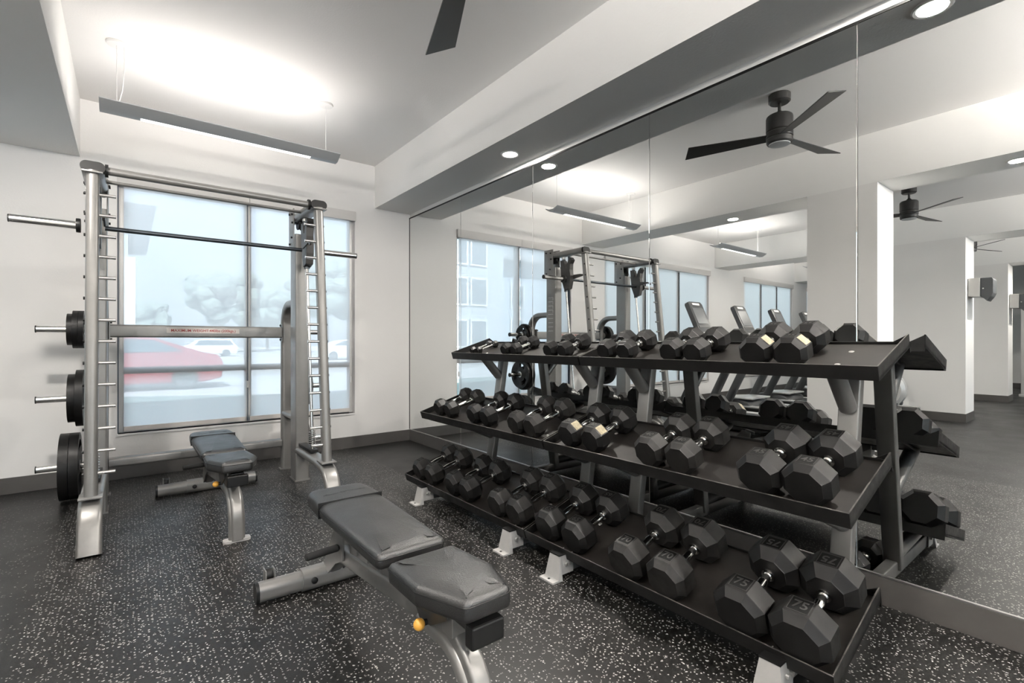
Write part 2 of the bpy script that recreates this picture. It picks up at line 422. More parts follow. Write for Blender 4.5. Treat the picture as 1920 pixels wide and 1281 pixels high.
G = 'closed white shades in the cardio bay seen in the mirror'
for k, (a, b, w) in enumerate(((-1.96, -.88, 'nearest the smith machine'), (-3.02, -2.0, 'second from the smith machine'), (-4.05, -3.06, 'behind the first treadmills'),
                  (-6.4, -5.58, 'nearest of the second cardio bay'), (-7.22, -6.44, 'middle of the second cardio bay'), (-8.03, -7.26, 'farthest of the second cardio bay'),
                  (-9.9, -8.97, 'nearest of the last bay'), (-10.95, -9.94, 'middle of the last bay'), (-11.98, -10.99, 'farthest of the last bay'))):
    shade(a, b, 'closed white shade in the mirror, '+w, 'shade2', grp=G)
for (a, b, lab) in ((-.073, .944, 'white shade valance above the left window panel by the smith machine'), (.948, 2.014, 'white shade valance above the right window panel by the mirror'),
               (-4.09, -.84, 'long white valance over the first cardio bay window in the mirror'), (-8.06, -5.53, 'white valance over the second cardio bay window in the mirror'), (-12.0, -8.93, 'white valance over the last bay window in the mirror')):
    tag(MB().box(a, b, Y0-.035, Y0+.0, 2.545, 2.65, bev=.002).done('shade_valance', 'valance'), lab, 'valance')

# mirror panels, trims
seams = [Y0-.012, 4.266, 3.133, 1.960, .801, -.36, -1.52]
names = ['by the window wall corner', 'second from the window wall', 'third from the window wall', 'fourth from the window wall, behind the near rack', 'at the right edge, past the bright seam', 'nearest the camera beyond the frame']
for i in range(6):
    y1, y0 = seams[i], seams[i+1]
    tag(MB().box(XM-.007, XM-.001, y0+.0022, y1-.0022, .136, 2.680, bev=.0012, seg=1).done('mirror_panel', 'mirror', smooth=0),
        'tall wall mirror panel '+names[i], 'mirror', 'wall mirror panels')
struct(MB().box(XM-.0125, XM-.0008, seams[-1], Y0, .1275, .137, bev=.0015), 'trim_5', 'brushed')
struct(MB().box(XM-.011, XM-.0008, seams[-1], Y0, 2.678, 2.690), 'trim_6', 'plastic')
struct(MB().box(XM-.010, XM-.0008, Y0-.011, Y0-.0005, .137, 2.68), 'trim_7', 'plastic')

# ------------------------------------------------------------------ outdoors
struct(MB().box(-60, 90, -60, 140, -.25, -.15), 'ground_outside', 'asphalt')
mb = MB(); mb.prism([(-40, Y0+.16), (30, Y0+.16), (30, 6.5), (8, 11.0), (3.9, 12.9), (-.1, 15.0), (-40, 15.6)], -.149, -.13)
tag(mb.done('lawn', 'lawn', smooth=0), 'strip of shaded grass outside under the window', 'lawn', kind='stuff')
struct(MB().box(XW-.15, XM+3, YS-.2, Y0+.17, ZC+.21, 9.5), 'wall_upper_storeys', 'stuccow')  # unseen block added to throw shade over the lawn
def car(x, y, length, height, paint, lab, flip=1, kind='sedan', grp=None):
    e = tag(empty('car', (x, y, -.15)), lab, 'car', grp)
    L = length; H = height; w = .88
    prof = [(0, .32), (.02*L, .55*H), (.10*L, .63*H), (.26*L, .68*H), (.40*L, .97*H), (.52*L, H), (.66*L, .98*H), (.84*L, .72*H), (.97*L, .66*H), (L, .5*H), (.99*L, .3), (.9*L, .2), (.1*L, .2)]
    if kind == 'suv': prof = [(0, .35), (.02*L, .55*H), (.22*L, .62*H), (.34*L, .95*H), (.45*L, H), (.88*L, .99*H), (.98*L, .62*H), (L, .4*H), (.98*L, .25), (.1*L, .22)]
    MB().prism([(flip*(a-L/2), b) for a, b in prof], -w, w, 'xz', bev=.06).done('body', paint, e)
    g = [(.30*L, .70*H), (.415*L, .93*H), (.53*L, .96*H), (.65*L, .94*H), (.79*L, .73*H)]
    if kind == 'suv': g = [(.29*L, .65*H), (.37*L, .92*H), (.86*L, .93*H), (.93*L, .65*H)]
    MB().prism([(flip*(a-L/2), b) for a, b in g], -w-.012, w+.012, 'xz').done('side_window', 'carglass', e, 0)
    for px in (.19*L, .80*L):
        for sy in (-1, 1):
            c = (flip*(px-L/2), sy*(w-.1), .33)
            wl = MB().lathe([(.2, -.11), (.31, -.11), (.33, -.08), (.33, .08), (.31, .11), (.2, .11)], c, (0, 1, 0), 28).done('wheel', 'tyre', e)
            r = MB()
            for q in range(5):
                a = 2*PI*q/5; r.box(-.03, .03, -.125, .125, 0, .21, mtx=Matrix.Translation(c) @ Matrix.Rotation(a, 4, 'Y'))
            r.lathe([(.19, -.12), (.23, -.12), (.23, .12), (.19, .12), (.19, -.12)], c, (0, 1, 0), 24, cap=False)
            r.done('wheel_rim', 'brushed', wl)
    return e
car(-.15, 17.3, 4.7, 1.48, 'carred', 'red sedan parked outside the left window panel', 1)
car(5.6, 52, 4.8, 1.6, 'carwhite', 'white car parked far off behind the red one', 1, 'suv')
car(13.2, 37, 4.7, 1.5, 'carwhite', 'white sedan seen through the right window panel', -1)
def building(x0, x1, y0, y1, z1, mat, lab, rows=(), cols=(), roof=True):
    e = tag(empty('apartment_building', ((x0+x1)/2, y0, -.15)), lab, 'building')
    T = Matrix.Translation((-(x0+x1)/2, -y0, .15))
    MB().box(x0, x1, y0, y1, -.15, z1).done('facade', mat, e, 0, T)
    if roof: MB().box(x0-.5, x1+.9, y0-.9, y1+.5, z1, z1+.35).done('roof_eave', 'roof', e, 0, T)
    for z in rows:
        for x in cols:
            w = MB(); w.box(x-.62, x+.62, y0-.08, y0-.01, z-.85, z+.85).done('window_surround', 'white', e, 0, T)
            MB().box(x-.5, x+.5, y0-.1, y0-.07, z-.73, z+.73).done('window_glass', 'winglass', e, 0, T)
    return e
building(-7.3, -.0, 25, 38, 6.6, 'stucco', 'pale green building with a flat grey eave beyond the car park', (), ())
building(-13.2, -9.0, 24.5, 36, 11.5, 'stuccow', 'tall white apartment block with sash windows seen in the mirror', (1.7, 4.2, 6.6, 9.2), (-11.3, -9.9))
building(-19.5, -15.0, 27, 36, 6.8, 'stuccog', 'lower grey blue building beside the white apartment block', (2.0, 4.4), (-16.3,))
e = tag(empty('signboard', (-.45, 24.2, 1.2)), 'white panel on a post in front of the pale green building', 'sign')
MB().box(-.9, .68, -.06, .06, .6, 3.3).done('panel', 'white', e, 0); MB().box(-.1, 0, -.04, .04, -1.35, .6).done('post', 'alu', e, 0)
def tree(x, y, h, r, lab, seed):
    rnd = random.Random(seed); e = tag(empty('tree', (x, y, -.15)), lab, 'tree', 'trees beyond the car park')
    MB().cyl((0, 0, 0), (0, 0, h*.5), .25, 10, .14).done('trunk', 'trunk', e)
    mb = MB()
    for k in range(70):
        a = rnd.random()*2*PI; q = r*.75*math.sqrt(rnd.random()); z = h*(.42+.5*rnd.random()); s_ = r*(.15+.17*rnd.random())*(1.1-.5*abs(z/h-.6))
        mb.sphere((q*math.cos(a), q*math.sin(a), z), s_, 10, 7, (1, 1, .85))
    for v in mb.bm.verts: v.co += Vector((rnd.uniform(-1, 1), rnd.uniform(-1, 1), rnd.uniform(-1, 1)))*.14
    mb.done('crown', 'leaf', e, 0)
for i, (x, y, h, r, lab) in enumerate(((9.5, 72, 10.5, 4.6, 'tall tree left of the window mullion'), (17.6, 86, 9.5, 4.4, 'low tree just left of the window mullion'), (.9, 76, 6.2, 3.6, 'low tree above the red car'),
       (19.5, 62, 12, 5.0, 'tall tree right of the window mullion'), (30, 66, 9.6, 4.6, 'tree right of the smith machine column'), (40, 66, 10.5, 4.6, 'tree at the right edge of the window'))):
    tree(x, y, h, r, lab, i+3)

# ------------------------------------------------------------------ smith machine
SM = tag(empty('smith_machine', (.5025, 4.3, 0)), 'silver smith machine standing in front of the window with its bar racked high', 'weight machine')
TS = Matrix.Translation((-.5025, -4.3, 0))
def sp(mb, name, mat='silver', parent=None, smooth=32): return mb.done(name, mat, parent or SM, smooth, TS)
CL, CR = -.17, 1.175
for c, sg in ((CL, 1), (CR, -1)):       # sg: direction of the inside
    col = sp(MB().sweep([(c, 4.485, .004), (c, 4.485, 2.11)], rrect(.11, .17, .012), (1, 0, 0)), 'rear_column')
    sp(MB().box(c-.062, c+.062, 4.395, 4.575, 0, .012), 'floor_plate', parent=SM)
    for s_ in (-1, 1):
        pl = sp(MB().box(c+s_*.057-.004, c+s_*.057+.004, 4.44, 4.60, 2.0, 2.335, bev=.002), 'column_side_plate')
        for (yy, zz) in ((4.48, 2.29), (4.56, 2.30), (4.47, 2.215), (4.555, 2.04), (4.49, 2.09)):
            sp(MB().cyl((c+s_*.061, yy, zz), (c+s_*.072, yy, zz), .009, 10), 'bolt', 'plastic', pl)
    pu = sp(MB().lathe([(.012, -.016), (.058, -.016), (.058, -.008), (.050, 0), (.058, .008), (.058, .016), (.012, .016)], (c, 4.49, 2.22), (1, 0, 0), 32), 'pulley', 'plastic')
    sp(MB().cyl((c-.06, 4.49, 2.22), (c+.06, 4.49, 2.22), .008, 10), 'pulley_axle', 'darkbar', pu)
    # top beam
    tb = sp(MB().sweep([(c, 4.60, 2.262), (c, 3.955, 2.262)], rrect(.118, .066, .032, 8), (1, 0, 0)), 'top_beam')
    sp(MB().sweep([(c, 3.957, 2.262), (c, 3.935, 2.262)], rrect(.120, .068, .033, 8), (1, 0, 0)), 'end_cap', 'plastic', tb)
    # curved rear leg carrying weight horns
    path = fillet([(c, 4.56, 1.530), (c, 4.925, 1.530), (c, 4.925, .004)], .19, 12)
    rl = sp(MB().sweep(path, rrect(.105, .066, .028, 7), (1, 0, 0)), 'rear_leg')
    sp(MB().box(c-.065, c+.065, 4.885, 4.965, 0, .012), 'rear_foot_plate', parent=rl)
    sp(MB().sweep([(c, 4.565, .525), (c, 4.90, .525)], rrect(.10, .05, .022, 6), (1, 0, 0)), 'lower_link')
    for z in (1.283, .766, .258):
        h = sp(MB().cyl((c-sg*.05, 4.93, z), (c-sg*.355, 4.93, z), .0245, 24), 'weight_horn', 'chrome')
        sp(MB().lathe([(.026, 0), (.05, 0), (.05, .012), (.03, .014)], (c-sg*.053, 4.93, z), (-sg, 0, 0), 24), 'horn_flange', 'brushed', h)
        sp(MB().cyl((c-sg*.354, 4.93, z), (c-sg*.361, 4.93, z), .026, 24), 'horn_cap', 'plastic', h)
    # curved front foot
    path = fillet([(c, 4.44, .262), (c, 3.90, .262), (c, 3.66, .235), (c, 3.568, .004)], [.3, .22], 14)
    ft = sp(MB().sweep(path, rrect(.113, .058, .024, 7), (1, 0, 0)), 'front_foot')
    # slanted ladder upright with catch pins
    def lad(z): return 3.765+(z-.42)*.1075
    la = sp(MB().sweep([(c, lad(.29)+.0, .285), (c, lad(2.235), 2.235)], rrect(.064, .088, .029, 7), (1, 0, 0)), 'ladder_upright')
    sp(MB().box(c-.055, c+.055, lad(.29)-.065, lad(.29)+.065, .284, .296, bev=.003), 'ladder_base_plate', parent=la)
    sp(MB().box(c-.05, c+.05, lad(2.23)-.06, lad(2.23)+.07, 2.220, 2.230, bev=.002), 'ladder_top_plate', parent=la)
    for k in range(14):
        z = .42+k*.1288; y = lad(z)-.01
        pn = sp(MB().cyl((c+sg*.028, y, z), (c+sg*.112, y, z), .0105, 16, bev=.0015), 'catch_pin', 'chrome', la)
        sp(MB().cyl((c-sg*.030, y, z), (c-sg*(.040 if c == CL else .035), y, z), .0095, 10), 'pin_bolt', 'plastic', la)
    # guide rod parallel to the ladder, rubber stop and spring at its foot
    def rod(z): return 4.283+(z-1.945)*.1075
    gr = sp(MB().cyl((c, rod(.30), .30), (c, rod(2.235), 2.235), .0125, 18), 'guide_rod', 'chrome')
    sp(MB().lathe([(.015, 0), (.024, .0), (.024, .02), (.015, .025)], (c, rod(2.2), 2.2), (0, .107, 1), 18), 'rod_collar', 'brushed', gr)
    spg = MB(); n = 90; pts = [(c+.024*math.cos(k*.5), rod(.36+.0012*k)+.024*math.sin(k*.5), .35+.0013*k) for k in range(n)]
    spg.sweep(pts, circ(.0035, 6), (0, 0, 1)); sp(spg, 'spring', 'brushed', gr)
    sp(MB().box(c-.032, c+.032, rod(.31)-.05, 4.40, .300, .325, bev=.003), 'rod_bracket', 'plastic', gr)
    # cable from pulley to carriage
    sp(MB().cyl((c, 4.432, 2.21), (c, rod(1.98)+.02, 1.99), .0028, 8), 'cable', 'plastic')
# counterweight cover visible behind right column foot
# cross tubes
cb = sp(MB().sweep([(CL+.055, 4.905, 1.275), (CR-.055, 4.905, 1.275)], rrect(.07, .10, .014, 5), (0, 1, 0)), 'rear_crossbar')
for x, s_ in ((CL+.056, 1), (CR-.056, -1)):
    p = sp(MB().box(x-.004*s_ if s_ < 0 else x-.002, x+.006*s_ if s_ > 0 else x+.002, 4.862, 4.95, 1.195, 1.355), 'mounting_plate', parent=cb)
    for zz in (1.21, 1.34): sp(MB().cyl((x+s_*.004, 4.875, zz), (x+s_*.018, 4.875, zz), .0085, 10), 'bolt', 'plastic', cb)
lb = sp(MB().sweep([(CL+.055, 4.915, .252), (CR-.055, 4.915, .252)], rrect(.09, .068, .016, 5), (0, 1, 0)), 'floor_crossbar')
lbl = sp(MB().box(.247, .772, 4.8685, 4.8702, 1.262, 1.303, bev=.0005), 'warning_label', 'label', cb, 0)
text_mesh('MAXIMUM WEIGHT:440lbs (200kgs.)', .0345, 'label_text', 'red', cb,
          TS @ Matrix.Translation((.5095, 4.8680, 1.2825)) @ Matrix.Rotation(PI/2, 4, 'X'), .0003, scale=(.87, .9))
sp(MB().cyl((CL+.03, 3.985, 2.262), (CR-.03, 3.985, 2.262), .0245, 28), 'pull_up_bar')
for x in (CL+.065, CR-.065): sp(MB().lathe([(.025, -.008), (.04, -.008), (.04, .008), (.025, .008)], (x, 3.985, 2.262), (1, 0, 0), 24), 'bar_flange', 'plastic')
sp(MB().cyl((CL+.05, 4.24, 2.258), (CR-.05, 4.24, 2.258), .012, 20), 'rear_top_bar')
# the bar with its carriages
YB, ZBAR = 4.232, 1.945
bar = sp(MB().cyl((CL+.05, YB, ZBAR), (CR-.05, YB, ZBAR), .0155, 24), 'lifting_bar', 'darkbar')
for c, sg in ((CL, 1), (CR, -1)):
    sl = sp(MB().cyl((c-sg*.075, YB, ZBAR), (c-sg*.40, YB, ZBAR), .025, 28, bev=.002), 'bar_sleeve', 'chrome', bar)
    sp(MB().lathe([(.026, 0), (.045, 0), (.046, .01), (.045, .022), (.026, .022)], (c-sg*.072, YB, ZBAR), (-sg, 0, 0), 28), 'sleeve_collar', 'plastic', bar)
    sp(MB().cyl((c-sg*.399, YB, ZBAR), (c-sg*.405, YB, ZBAR), .024, 24), 'sleeve_end', 'plastic', bar)
    # Y shaped carriage: rear tube rises along the rod, front hook opens towards the ladder
    pl = [(4.345, 2.185), (4.285, 2.178), (4.262, 2.086), (4.236, 2.082), (4.212, 2.165), (4.175, 2.205), (4.146, 2.17), (4.180, 2.13), (4.186, 2.06), (4.170, 1.99), (4.175, 1.92), (4.195, 1.83), (4.27, 1.81), (4.325, 1.945)]
    sp(MB().prism(pl, c-.03, c+.03, 'yz', bev=.004), 'bar_carriage', 'darkplate', bar, 0)
    sp(MB().cyl((c, rod(1.80), 1.80), (c, rod(2.19), 2.19), .0235, 20), 'bearing_housing', 'darkbar', bar)
    sp(MB().prism([(4.20, 2.0), (4.08, 2.0), (4.00, 1.985), (3.985, 1.955), (4.0, 1.95), (4.03, 1.975), (4.20, 1.95)], c+sg*.05-.006, c+sg*.05+.006, 'yz'), 'safety_hook', 'darkplate', bar)
# embossed strip down the outer face of the right column
mb = MB()
for k in range(9):
    z = 1.74-k*.052; mb.box(CR+.055, CR+.0565, 4.44, 4.53, z-.004, z+.004); 
    if k < 4: mb.box(CR+.055, CR+.0565, 4.44, 4.448, z-.036, z)
sp(mb, 'embossed_marks', 'silver_light', None, 0)

def weight_plate(r, th, x, z, lab, grp, side):
    e = tag(empty('weight_plate', (x, 4.93, z)), lab, 'weight plate', grp); e.rotation_euler = (random.uniform(0, 2), 0, 0)
    n = 72; radii = [.0262, r*.24, r*.36, r*.50, r*.66, r*.80, r]; mb = MB(); bm = mb.bm
    def hole(i, j):
        a = (i+.5)/n*360 % 120
        return j in (3, 4) and 36 < a < 84
    vs = {}
    def V(i, j, s_):
        k = (i % n, j, s_)
        if k not in vs:
            a = 2*PI*i/n; t = th/2 if j in (0, 1, 5, 6) else th*.30
            vs[k] = bm.verts.new((s_*t, radii[j]*math.cos(a), radii[j]*math.sin(a)))
        return vs[k]
    nr = len(radii)-1
    for i in range(n):
        for j in range(nr):
            if hole(i, j): continue
            bm.faces.new((V(i, j, 1), V(i+1, j, 1), V(i+1, j+1, 1), V(i, j+1, 1)))
            bm.faces.new((V(i, j, -1), V(i, j+1, -1), V(i+1, j+1, -1), V(i+1, j, -1)))
        bm.faces.new((V(i, nr, 1), V(i+1, nr, 1), V(i+1, nr, -1), V(i, nr, -1)))
        bm.faces.new((V(i, 0, 1), V(i, 0, -1), V(i+1, 0, -1), V(i+1, 0, 1)))
        for j in range(nr):
            if not hole(i, j): continue
            if not hole(i-1, j): bm.faces.new((V(i, j, 1), V(i, j+1, 1), V(i, j+1, -1), V(i, j, -1)))
            if not hole(i+1, j): bm.faces.new((V(i+1, j, 1), V(i+1, j, -1), V(i+1, j+1, -1), V(i+1, j+1, 1)))
            if j == 3: bm.faces.new((V(i, 3, 1), V(i, 3, -1), V(i+1, 3, -1), V(i+1, 3, 1)))
            if j == 4: bm.faces.new((V(i, 5, 1), V(i+1, 5, 1), V(i+1, 5, -1), V(i, 5, -1)))
    mb.done('disc', 'rubber', e, 40)
    mb = MB(); mb.lathe([(.0258, -th/2-.001), (.038, -th/2-.001), (.038, th/2+.001), (.0258, th/2+.001), (.0258, -th/2-.001)], (0, 0, 0), (1, 0, 0), 28, cap=False)
    mb.done('hub_ring', 'brushed', e)
    return e
GL = 'weight plates on the left horns'; GR = 'weight plates on the right horns'
for (r, th, x, z, lab) in ((.118, .030, -.342, 1.283, 'smallest black plate, outermost on the top left horn'), (.142, .032, -.309, 1.283, 'middle of three black plates on the top left horn'), (.142, .030, -.276, 1.283, 'innermost black plate on the top left horn'),
                       (.180, .042, -.330, .766, 'outer black plate on the middle left horn'), (.212, .044, -.284, .766, 'inner larger black plate on the middle left horn'),
                       (.246, .054, -.368, .258, 'outer large black plate on the bottom left horn'), (.246, .052, -.312, .258, 'inner large black plate on the bottom left horn')):
    weight_plate(r, th, x, z, lab, GL, -1)
for (r, th, x, z, lab) in ((.118, .030, 1.325, 1.283, 'outer small plate on the top right horn, seen in the mirror'), (.142, .034, 1.288, 1.283, 'inner plate on the top right horn, seen in the mirror'),
                       (.180, .040, 1.345, .766, 'outer grip plate on the middle right horn, seen in the mirror'), (.205, .046, 1.298, .766, 'inner grip plate on the middle right horn, seen in the mirror'),
                       (.236, .050, 1.304, .258, 'large plate on the bottom right horn, seen in the mirror')):
    weight_plate(r, th, x, z, lab, GR, 1)

# ------------------------------------------------------------------ benches
def pad(name, parent, poly, z0, z1, mat='leather', tilt=None, crown=.008, corner=.03, seam=True):
    P = rpoly(poly, corner, 6)
    rings = []
    for off, z in ((.010, z0), (.002, z0+.006), (0, z0+.016), (0, z1-.024), (.002, z1-.013), (.008, z1-.005), (.018, z1-.0005), (.035, z1+crown*.45), (.06, z1+crown*.8)):
        rings.append([(a, b, z) for a, b in offset_poly(P, off)])
    mb = MB(); mb.loft(rings, True, False)
    bm = mb.bm; bm.verts.ensure_lookup_table(); n = len(P); last = bm.verts[-n:]
    c = Vector((sum(v.co.x for v in last)/n, sum(v.co.y for v in last)/n, z1+crown)); cv = bm.verts.new(c)
    for i in range(n): bm.faces.new((last[i], last[(i+1) % n], cv))
    if tilt: bm.transform(tilt)
    o = mb.done(name, mat, parent, 50)
    if seam:
        Q = [(a, b, z1-.019) for a, b in offset_poly(P, -.0008)]
        mb = MB(); ring = []
        for i in range(n):
            p = Vector(Q[i]); t = (Vector(Q[(i+1) % n])-Vector(Q[i-1])).normalized(); s_ = Vector((0, 0, 1)); nn = t.cross(s_)
            ring.append([tuple(p+nn*(.0022*math.cos(q*PI/3))+s_*(.0022*math.sin(q*PI/3))) for q in range(6)])
        ring.append(ring[0]); mb.loft(ring, False, False)
        if tilt: mb.bm.transform(tilt)
        mb.done('welt_seam', 'plastic', o)
    return o
def make_bench(x, y, lab):
    e = tag(empty('weight_bench', (x, y, 0)), lab, 'bench', 'adjustable weight benches')
    # rear foot tube with sleeve, end caps and transport wheel
    rt = MB().sweep([(-.335, 0, .048), (.335, 0, .048)], rrect(.078, .088, .034, 8), (0, 1, 0)).done('rear_foot', 'silver', e)
    for s_ in (-1, 1):
        MB().sweep([(s_*.334, 0, .048), (s_*.348, 0, .048)], rrect(.080, .090, .035, 8), (0, 1, 0)).done('end_cap', 'plastic', rt)
    sl = MB().sweep([(-.15, 0, .050), (.15, 0, .050)], rrect(.092, .100, .036, 8), (0, 1, 0)).done('foot_sleeve', 'silver', e)
    MB().lathe([(.004, 0), (.015, 0), (.015, .006), (.010, .009), (.004, .009)], (-.10, -.046, .052), (0, -1, 0), 20).done('bolt', 'plastic', sl)
    wb = MB().box(-.30, -.294, .02, .075, .07, .125, bev=.002).done('wheel_bracket', 'silver', e)
    MB().box(-.262, -.256, .02, .075, .07, .125, bev=.002).done('wheel_bracket', 'silver', e)
    MB().lathe([(.006, -.014), (.027, -.014), (.030, 0), (.027, .014), (.006, .014)], (-.278, .055, .095), (1, 0, 0), 24).done('transport_wheel', 'plastic', wb)
    # main spine running forward and bending down into the front leg
    path = fillet([(0, -.005, .085), (0, -.16, .195), (0, -.95, .285), (0, -1.17, .290), (0, -1.295, .20), (0, -1.30, .012)], [.12, .4, .14, .20], 10)
    MB().sweep(path, rrect(.062, .075, .014, 5), (1, 0, 0)).done('main_spine', 'silver', e)
    path = fillet([(0, -.98, .262), (0, -1.19, .262), (0, -1.285, .17), (0, -1.29, .012)], [.16, .16], 10)
    lg = MB().sweep(path, rrect(.088, .052, .022, 6), (1, 0, 0)).done('front_leg', 'silver', e)
    MB().prism(rpoly([(-.072, -1.325), (.072, -1.325), (.072, -1.262), (-.072, -1.262)], .016), 0, .014, 'xy', bev=.003).done('foot_plate', 'silver_light', lg)
    # rear bracket, lever handle, ladder catch
    MB().prism([(.02, .075), (-.06, .075), (-.17, .16), (-.26, .20), (-.27, .345), (-.19, .365), (-.06, .20)], -.042, -.034, 'yz').prism([(.02, .075), (-.06, .075), (-.17, .16), (-.26, .20), (-.27, .345), (-.19, .365), (-.06, .20)], .034, .042, 'yz').done('pivot_bracket', 'silver', e, 0)
    MB().cyl((-.045, -.215, .250), (-.19, -.225, .246), .0165, 20, bev=.004).done('lever_handle', 'grip', e)
    mb = MB()
    mb.prism([(-.30, .20), (-.80, .26), (-.80, .345), (-.30, .295)], -.022, -.016, 'yz').prism([(-.30, .20), (-.80, .26), (-.80, .345), (-.30, .295)], .016, .022, 'yz')
    for k in range(4): mb.box(-.03, .03, -.40-k*.12-.004, -.40-k*.12+.004, .27+k*.012, .335+k*.014)
    mb.done('ladder_catch', 'silver', e, 0)
    MB().sweep([(0, -.25, .30), (0, -.50, .385)], rrect(.03, .03, .006, 3), (1, 0, 0)).done('adjuster_strut', 'darkplate', e)
    MB().box(-.045, .045, -.88, -.18, .378, .412, bev=.004).done('backrest_rail', 'darkplate', e, 0)
    bp = pad('backrest_pad', e, [(-.138, -.888), (.126, -.888), (.150, -.30), (.136, -.035), (-.128, -.035), (-.140, -.30)], .413, .468, corner=.028)
    # head cover band with embossed wing mark
    mb = MB(); rings = []
    for (yy, dw, dz) in ((-.246, 0, 0), (-.16, 0, 0), (-.075, .0, 0), (-.050, .005, .0005), (-.036, .012, .002), (-.029, .022, .007), (-.0265, .034, .016)):
        f = (yy+.245)/.215; xl = -.1435+.010*f; xr = .1525-.010*f; zt = .4798-dz
        sec = [(xl+dw+.004, .414+dz*.5), (xl+dw, .420+dz*.5), (xl+dw-.0015, .450-dz*.5), (xl+dw+.001, .462-dz), (xl+dw+.006, .4715-dz), (xl+dw+.016, zt-.0030), (xl+dw+.032, zt-.0006), (0, zt),
               (xr-dw-.032, zt-.0006), (xr-dw-.016, zt-.0030), (xr-dw-.006, .4715-dz), (xr-dw-.001, .462-dz), (xr-dw+.0015, .450-dz*.5), (xr-dw, .420+dz*.5), (xr-dw-.004, .414+dz*.5)]
        rings.append([(a, yy, b) for a, b in sec])
    mb.loft(rings, True, True)
    hc = mb.done('head_cover', 'leather', bp, 40)
    mb = MB()
    for k, (cx_, w_, a_) in enumerate(((-.055, .038, .10), (-.03, .05, .04), (.04, .05, -.03), (.072, .036, -.10), (.0, .012, 0))):
        cy_ = -.138-.007*abs(k-2)
        mb.prism([(cx_+w_*math.cos(q*PI/6)*math.cos(a_)-.0035*math.sin(q*PI/6)*math.sin(a_), cy_+w_*math.cos(q*PI/6)*math.sin(a_)+.0035*math.sin(q*PI/6)) for q in range(12)], .4785, .4806, 'xy')
    mb.done('embossed_wing_mark', 'leather', hc, 0)
    MB().box(-.143, .151, -.2485, -.2440, .41, .4788, bev=.001).done('cover_edge', 'plastic', hc, 0)
    tl = Matrix.Translation((0, -1.0, .40)) @ Matrix.Rotation(math.radians(-2.5), 4, 'X') @ Matrix.Translation((0, 1.0, -.40))
    pad('seat_pad', e, [(-.082, -1.350), (.074, -1.350), (.128, -1.19), (.118, -.952), (-.135, -.952), (-.142, -1.17)], .405, .470, tilt=tl, corner=.026)
    MB().box(-.056, .056, -1.338, -1.298, .333, .398, bev=.006).done('seat_end_block', 'plastic', e, 0)
    MB().box(-.030, .030, -1.30, -.98, .352, .403, bev=.003).done('seat_arm', 'darkplate', e, 0)
    MB().prism([(-.955, .402), (-1.20, .402), (-1.20, .36), (-1.10, .30), (-1.03, .29), (-.965, .36)], -.055, -.047, 'yz').prism([(-.955, .402), (-1.20, .402), (-1.20, .36), (-1.10, .30), (-1.03, .29), (-.965, .36)], .047, .055, 'yz').done('seat_bracket', 'darkplate', e, 0)
    MB().box(-.04, .04, -1.205, -1.145, .30, .40, bev=.004).done('seat_post', 'silver', e, 0)
    kn = MB().cyl((-.045, -1.075, .302), (-.066, -1.075, .302), .010, 12).done('pin_stem', 'plastic', e)
    MB().sphere((-.081, -1.075, .302), .0185, 20, 14, (1, 1, 1)).done('yellow_knob', 'yellow', kn)['label'] = 'round yellow pull knob'
    return e
b1 = make_bench(.800, 2.462, 'black padded weight bench nearest the camera, beside the dumbbell rack')
b2 = copy_tree(b1); b2.location = (.512, 4.612, 0); b2['label'] = 'black padded weight bench standing inside the smith machine'

